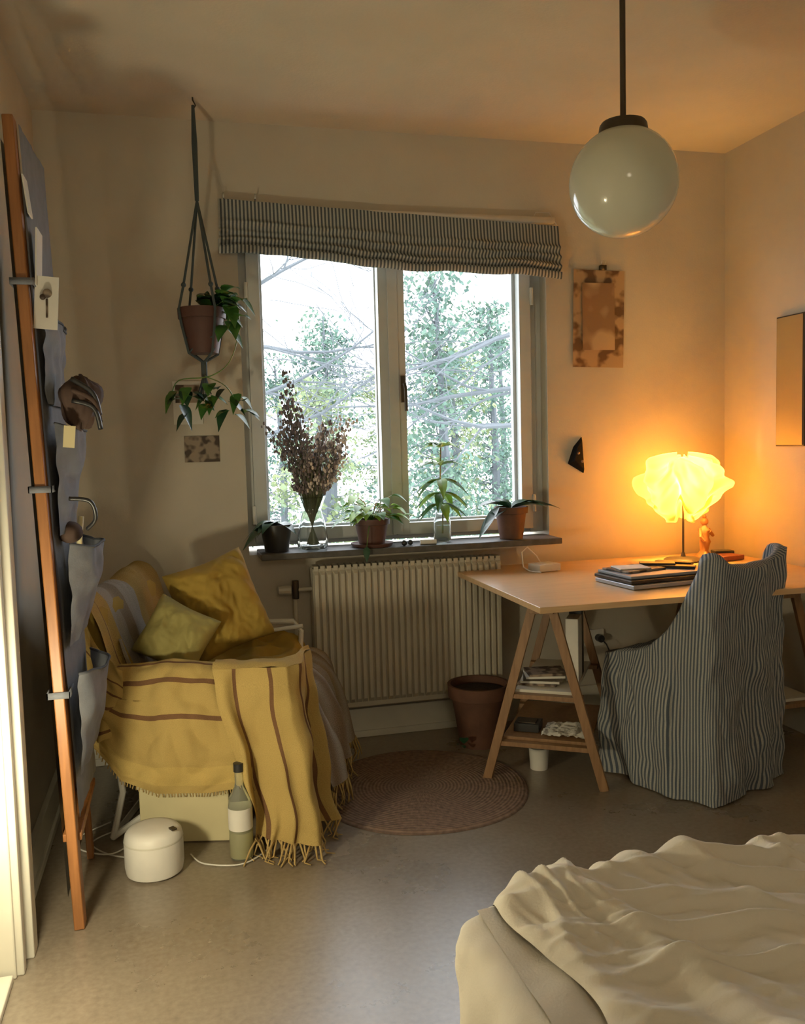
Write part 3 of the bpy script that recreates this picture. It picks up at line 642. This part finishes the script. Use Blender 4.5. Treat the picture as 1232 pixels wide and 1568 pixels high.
# hanging planter
e=empty('hanging_planter'); c=V((.125,3.60,0))
b=MB(); b.lathe([(0,1.69),(.058,1.69),(.082,1.81),(.083,1.825),(.092,1.825),(.094,1.865),(.084,1.865),(.08,1.85),(0,1.85)],c,M_terrad,28); b.build('pot',e)
b=MB(); hook=c+V((.0,0,HC-.01)); b.tube([hook+V((0,0,.01)),hook,hook+V((.01,0,-.02)),hook+V((0,0,-.035))],.003,M_dark)
b.tube([c+V((0,0,2.64)),c+V((0,0,2.5)),c+V((0,0,2.28))],[.006,.011,.008],M_yarn,8)
for k in range(4):
    a=k*math.pi/2+.5; pr=[(0,2.28),(.075,1.95),(.1,1.855),(.092,1.80),(.065,1.69),(0,1.655)]
    pts=[c+V((r*math.cos(a),r*math.sin(a),z)) for r,z in pr]; b.tube(pts,.0055,M_yarn,6)
    b.ball(pts[1],.010,M_yarn,8,6); b.tube([pts[4],c+V((.058*math.cos(a+.78),.058*math.sin(a+.78),1.73)),c+V((.07*math.cos(a+1.57),.07*math.sin(a+1.57),1.75))],.004,M_yarn,6)
b.tube([c+V((0,0,1.66)),c+V((0,0,1.60))],.012,M_yarn,8)
for k in range(12): b.tube([c+V((0,0,1.62)),c+V((random.uniform(-.03,.03),random.uniform(-.03,.03),1.53))],.002,M_yarn,4)
b.build('macrame_cord',e)
b=MB()
for k in range(30):
    a=random.uniform(-1.0,1.4); p=c+V((random.uniform(-.02,.10),random.uniform(-.04,.04),1.87+random.uniform(-.02,.06)))
    b.leaf(p,(math.cos(a),math.sin(a)*.6-.3,random.uniform(-.2,.9)),random.uniform(.07,.11),.07,random.choice((M_leaf,M_leaf,M_leafd)),droop=.6,sharp=.6)
pts=smooth_pts([c+V((.05,-.03,1.87)),c+V((.12,-.05,1.90)),c+V((.14,-.05,1.80)),c+V((.10,-.05,1.66)),c+V((.02,-.03,1.60)),c+V((-.10,-.02,1.585)),c+V((-.13,-.02,1.52))],5); b.tube(pts,.0025,M_leaf,5)
for k in range(9): b.leaf(c+V((.10+random.uniform(-.03,.04),-.05,1.90-.015*k)),(random.uniform(-.4,.9),-.5,random.uniform(-.5,.3)),.08,.065,M_leaf,droop=.5,sharp=.6)
for k in range(30):
    x=random.uniform(-.12,.15); b.leaf(c+V((x,-.03,1.57-abs(x)*.25+random.uniform(-.10,.02))),(random.uniform(-.8,.8),-.4,random.uniform(-.7,.2)),random.uniform(.05,.085),.055,random.choice((M_leaf,M_leaf,M_leafd)),droop=.5,sharp=.6)
b.tube(smooth_pts([c+V((0,-.03,1.6)),c+V((.08,-.03,1.56)),c+V((.13,-.03,1.47))],5),.0025,M_leaf,5)
b.build('ivy_foliage',e)
# ---------------------------------------------------------------- leaning rack + organiser
e=empty('leaning_mirror_rack')
b=MB()
def rail(y0,x0,w=.028,d=.055,top=2.2,tx=-.385,ty=.05):
    b.beam((x0,y0,.0),(tx,y0+ty,top),w,d,M_rack,up=V((0,1,0)))
rail(2.52,-.315); rail(2.95,-.325,w=.02,d=.04,top=1.9,tx=-.40)
b.beam((-.325,2.53,.25),(-.325,2.96,.25),.05,.022,M_rack)
def panel(u,v): return V((lerp(-.345,-.41,v),lerp(2.53,2.95,u)+.05*v,lerp(.08,2.15,v)))
b.grid(panel,4,4,M_black)
b.build('frame',e,bevel=.003,ang=.6)
b=MB()
def orgx(z): return lerp(-.315,-.385,z/2.2)
def back(u,v):
    z=lerp(.30,2.19,v); return V((orgx(z)+.020+.004*nz(u*8,z*6)+.012*u,lerp(2.535,2.92,u)+.05*z/2.2,z))
b.grid(back,20,60,M_fabric)
for z0,z1,bul in ((1.45,1.70,.04),(1.09,1.40,.07),(.78,1.06,.095),(.42,.70,.08)):
    def pk(u,v):
        z=lerp(z0,z1,v); o=bul*math.sin(math.pi*min(1,max(0,u*.96+.02)))**.5*(.2+.8*v**.8)*(1+.3*nz(u*3,v*2,z0))+.010*nz(u*7,v*5,z0)
        return V((orgx(z)+.030+o,lerp(2.535,2.91,u)+.05*z/2.2,z+.02*nz(u*3,1,z0)*v-.02*math.sin(u*math.pi)*v))
    b.grid(pk,30,24,M_fabric); b.tube([pk(k/24,1) for k in range(25)],.004,M_bind,6)
for z in (.66,1.22,1.77):
    yy=2.52+.05*z/2.2; xx=orgx(z)
    b.bx((xx-.030,yy-.032,z-.009),(xx+.030,yy-.028,z+.009),M_fabric); b.bx((xx+.027,yy-.032,z-.009),(xx+.030,yy+.06,z+.009),M_fabric); b.bx((xx-.030,yy-.032,z-.009),(xx-.027,yy+.06,z+.009),M_fabric)
b.build('hanging_organiser',e,ang=3)
b=MB()
b.box((-.335,2.60,1.84),(.004,.10,.15),M_paper,Matrix.Rotation(.06,3,'Y')); b.box((-.352,2.58,2.0),(.004,.07,.10),M_paper,Matrix.Rotation(-.1,3,'Y'))
b.box((-.318,2.57,1.72),(.06,.004,.14),M_paper,Matrix.Rotation(.08,3,'Y'))
b.tube([(-.318,2.566,1.68),(-.316,2.566,1.73)],.003,mP2,5); b.ball((-.314,2.566,1.745),.012,mP2); b.ball((-.326,2.566,1.735),.008,mP2)
b.box((-.28,2.58,1.36),(.03,.004,.06),mY,Matrix.Rotation(.1,3,'Y'))
b.build('paper_notes',e,smooth=False)
b=MB(); mH=mat('brown_felt',(.07,.04,.03),.9)
def hat(u,v):
    a=u*2*math.pi; q=(v-.5)*math.pi; r=.058*(1+.35*nz(math.cos(a)*2,math.sin(a)*2,v*4)); return V((-.255+r*math.cos(a)*math.cos(q)*.9,2.66+r*math.sin(a)*math.cos(q),1.46+r*1.2*math.sin(q)))
b.grid(hat,30,20,mH)
for k in range(3):
    b.tube(smooth_pts([(-.27,2.60,1.46+.03*k),(-.215,2.60,1.44+.02*k),(-.20,2.62,1.38+.02*k)],5),.007,(M_black,mH,M_black)[k],7)
b.tube(smooth_pts([(-.29,2.58,1.19),(-.235,2.58,1.18),(-.225,2.60,1.13),(-.25,2.62,1.10)],6),.006,M_black,7)
b.ball((-.30,2.66,1.09),.035,mH,12,8,(1,1.4,.9)); b.tube([(-.29,2.72,1.0),(-.275,2.72,1.13)],.008,mY,8)
b.build('hats_and_sunglasses',e,ang=3)
# ---------------------------------------------------------------- bed
e=empty('bed')
b=MB(); bx0,bx1,by0,by1=.435,2.40,-.9,1.47
def skirt(u,v):
    L1=bx1-bx0;L2=by1-by0;d=u*(L1+L2)
    if d<L1: x,y,nx,ny=bx1-d,by1,0,1
    else: x,y,nx,ny=bx0,by1-(d-L1),-1,0
    r=.10
    if x<bx0+r and y>by1-r:
        cx,cy=bx0+r,by1-r; l=math.hypot(x-cx,y-cy); nx,ny=(x-cx)/l,(y-cy)/l; x,y=cx+nx*r,cy+ny*r
    if v<.25: q=v/.25*math.pi/2; off=-.05+.05*math.sin(q); z=.44+.05*math.cos(q)
    else: q=(v-.25)/.75; off=.0+.012*math.sin(q*3.14)+.02*q*math.sin(d*11); z=lerp(.44,.02,q)
    off+=.010*nz(d*9,v*4)+.010*nz(d*14+v*5,v*3,4)+.006*abs(nz(d*22,v*8,2))
    return V((x+nx*off,y+ny*off,z))
b.grid(skirt,300,50,M_sheet)
b.grid(lambda a,t:V((lerp(bx0+.045,bx1,a),lerp(by0,by1-.045,t),.491+.008*nz(a*14,t*20)+.004*nz(a*40,t*50))),120,120,M_sheet)
b.build('mattress',e,ang=3)
def crease(x,y):
    wx=x+.11*nz(x*2.4,y*2.4,3)+.02*nz(x*7,y*7,13); wy=y+.11*nz(x*2.4,y*2.4,9)+.02*nz(x*7,y*7,19)
    h=0
    for k,(ax,ay,am,w,an) in enumerate(((1.5,7,.021,4.8,.75),(1.7,9,.019,5.2,1.25),(2.0,13,.015,5.2,.35),(3,19,.0115,4.8,1.0),(3.5,27,.0075,4.2,.2),(6,38,.004,3.5,.85))):
        px=wx*math.cos(an)-wy*math.sin(an); py=wx*math.sin(an)+wy*math.cos(an)
        q=nz(px*ax,py*ay,k*5.3)*w; h+=am*math.exp(-q*q*1.4)*max(.1,min(1.3,.65+1.7*nz(x*2.1,y*2.1,k*3.7+20)))
    return h
def duv(a,t):
    x=lerp(.53,2.5,a); y=lerp(.379,1.495,(t-.2)/.8) if t>.2 else lerp(-.85,.379,t/.2)
    left=.06*nz(y*4,2)
    x+=left*(1-a)**3
    dl=(x-.53-left)/.06; df=(1.495-y)/.10
    ed=math.sqrt(max(0,1-(1-min(1,max(0,dl)))**2))*math.sqrt(max(0,1-(1-min(1,max(0,df)))**2))
    h=.012+.020*nz(x*1.6,y*1.6,7)+crease(x,y)*1.1
    h+=.022*math.exp(-((x-.63-(1.5-y)*.22+.03*nz(y*5,1))/.035)**2)*sm((1.6-y)/.2)
    h+=.010*math.exp(-((y-1.40)/.05)**2)*(.6+.4*nz(x*5,1))
    z=.498+max(.004,h*ed)-(.08*(1-min(1,max(0,df)))**2)
    return V((x,y,z))
b=MB(); b.grid(duv,560,460,M_sheet); b.build('duvet',e,ang=3,relax=2)
# ---------------------------------------------------------------- outdoors
mBark=mat('bark',(.10,.115,.13),.9,nscale=20); mPine=mat('pine_needles',(.105,.18,.125),.8,col2=(.06,.12,.10),nscale=2); mPine2=mat('birch_leaves',(.20,.24,.10),.8,col2=(.11,.17,.10),nscale=2)
MB().add([(-30,5,-6),(40,5,-6),(40,60,-6),(-30,60,-6)],[(0,1,2,3)],mat('lawn',(.12,.15,.07),.9)).build('ground',smooth=False)
def branch(b,p,d,L,r,depth):
    pts=[p];rs=[r];n=7
    for i in range(n):
        d=(d+V((random.uniform(-.22,.22),random.uniform(-.2,.2),random.uniform(-.16,.2)))).normalized(); p=p+d*L/n; pts.append(p); rs.append(max(.0035,r*(1-.8*(i+1)/n)))
        if depth>0 and i>0:
            nd=(d+V((random.uniform(-.9,.9),random.uniform(-.5,.5),random.uniform(-.6,.8)))).normalized(); branch(b,p,nd,L*random.uniform(.3,.6),rs[-1]*.6,depth-1)
    b.tube(pts,rs,mBark,4,cap=False)
b=MB(); b.tube([(4.1,8.2,-6),(4.05,8.2,0),(4.2,8.2,5.5)],[.16,.13,.07],mBark,8)
for z,dz in ((1.4,.0),(2.0,-.05),(2.5,-.1),(3.0,.0),(3.3,-.15)): branch(b,V((4.1,8.2,z)),V((-1,-.1,dz)),2.7,.034,2)
b.build('bare_tree')
b=MB(); b.tube([(.2,9,-6),(.3,9,0),(.2,9,5)],[.15,.12,.06],mBark,8)
for z,dz in ((1.3,.2),(1.8,.1),(2.3,.1),(2.8,.0),(3.3,.0)): branch(b,V((.3,9,z)),V((1,-.1,dz)),2.2,.028,2)
b.build('bare_tree.001')
def conifer(name,x,y,h,zb,mt,n,w):
    b=MB(); b.tube([(x,y,-6),(x+.1,y,1),(x,y,h)],[.11,.07,.02],mBark,6)
    for k in range(n):
        t=random.random(); z=zb+(h-zb)*t; R=w*(1-t*.7)*random.uniform(.2,1); a=random.uniform(0,2*math.pi)
        cc=V((x+R*math.cos(a),y+R*math.sin(a),z+random.uniform(-.2,.2)))
        b.tube([V((x,y,z-.1)),cc],[.014,.005],mBark,3,cap=False)
        for q in range(60):
            p=cc+V((random.gauss(0,.19),random.gauss(0,.19),random.gauss(0,.07))); s=random.uniform(.03,.062)
            d1=V((random.uniform(-1,1),random.uniform(-1,1),random.uniform(-1,1)))*s; d2=V((random.uniform(-1,1),random.uniform(-1,1),random.uniform(-1,1)))*s
            b.add([p,p+d1,p+d1+d2,p+d2],[(0,1,2,3)],mt)
    return b.build(name,smooth=False)
conifer('pine_tree',3.3,11,3.4,-.6,mPine,95,.85); conifer('pine_tree.001',5.3,14.5,3.6,-.8,mPine,100,1.1)
conifer('birch_tree',4.1,13.0,2.7,-.8,mPine2,85,.9); conifer('birch_tree.001',1.8,11.5,2.1,-.6,mPine2,70,.75); conifer('pine_tree.002',2.6,15.5,3.5,-1,mPine,95,1.1); conifer('pine_tree.003',6.8,18,3.9,-1,mPine,85,1.3)
conifer('birch_tree.002',4.3,18.5,2.8,-1.2,mPine2,80,1.5); conifer('pine_tree.004',1.9,17,2.8,-1.2,mPine,65,1.1)
# ---------------------------------------------------------------- light
w=bpy.data.worlds.new('overcast_sky'); sc.world=w; w.use_nodes=True
bg=w.node_tree.nodes['Background']; bg.inputs[0].default_value=(.88,.94,1,1); bg.inputs[1].default_value=5.2
def light(name,typ,loc,energy,col,**k):
    l=bpy.data.lights.new(name,typ); l.energy=energy; l.color=col
    for a,v in k.items(): setattr(l,a,v)
    o=bpy.data.objects.new(name,l); o.location=loc; sc.collection.objects.link(o); return o
o=light('window_portal','AREA',(.99,4.10,1.57),1,(1,1,1),shape='RECTANGLE',size=1.3,size_y=1.35); o.rotation_euler=(math.radians(-90),0,0); o.data.cycles.is_portal=True
light('table_lamp_bulb','POINT',(2.25,3.60,1.12),29,(1,.48,.085),shadow_soft_size=.035)
light('doorway_lamp','POINT',(-.415,2.00,.60),18,(1,.87,.55),shadow_soft_size=.05)
light('warm_fill_light','POINT',(.3,-.9,2.0),12,(1,.84,.56),shadow_soft_size=.2)  # weak warm fill added behind the camera, no bedside fixture belongs to it
# ---------------------------------------------------------------- camera
psi=math.radians(14.3);th=math.radians(4.5);ro=math.radians(1.5)
F=V((math.sin(psi)*math.cos(th),math.cos(psi)*math.cos(th),-math.sin(th))); R0=V((math.cos(psi),-math.sin(psi),0));U0=R0.cross(F)
R=math.cos(ro)*R0-math.sin(ro)*U0;U=math.sin(ro)*R0+math.cos(ro)*U0
cam=bpy.data.cameras.new('camera'); co=bpy.data.objects.new('camera',cam); sc.collection.objects.link(co)
Mx=Matrix((R,U,-F)).transposed().to_4x4(); Mx.translation=V((0,0,1.32)); co.matrix_world=Mx
cam.sensor_fit='HORIZONTAL'; cam.sensor_width=36; cam.lens=36*1350/1232; cam.clip_start=.02
sc.camera=co
sc.view_settings.view_transform='Standard'; sc.view_settings.look='None'; sc.view_settings.exposure=.35; sc.view_settings.gamma=1.1
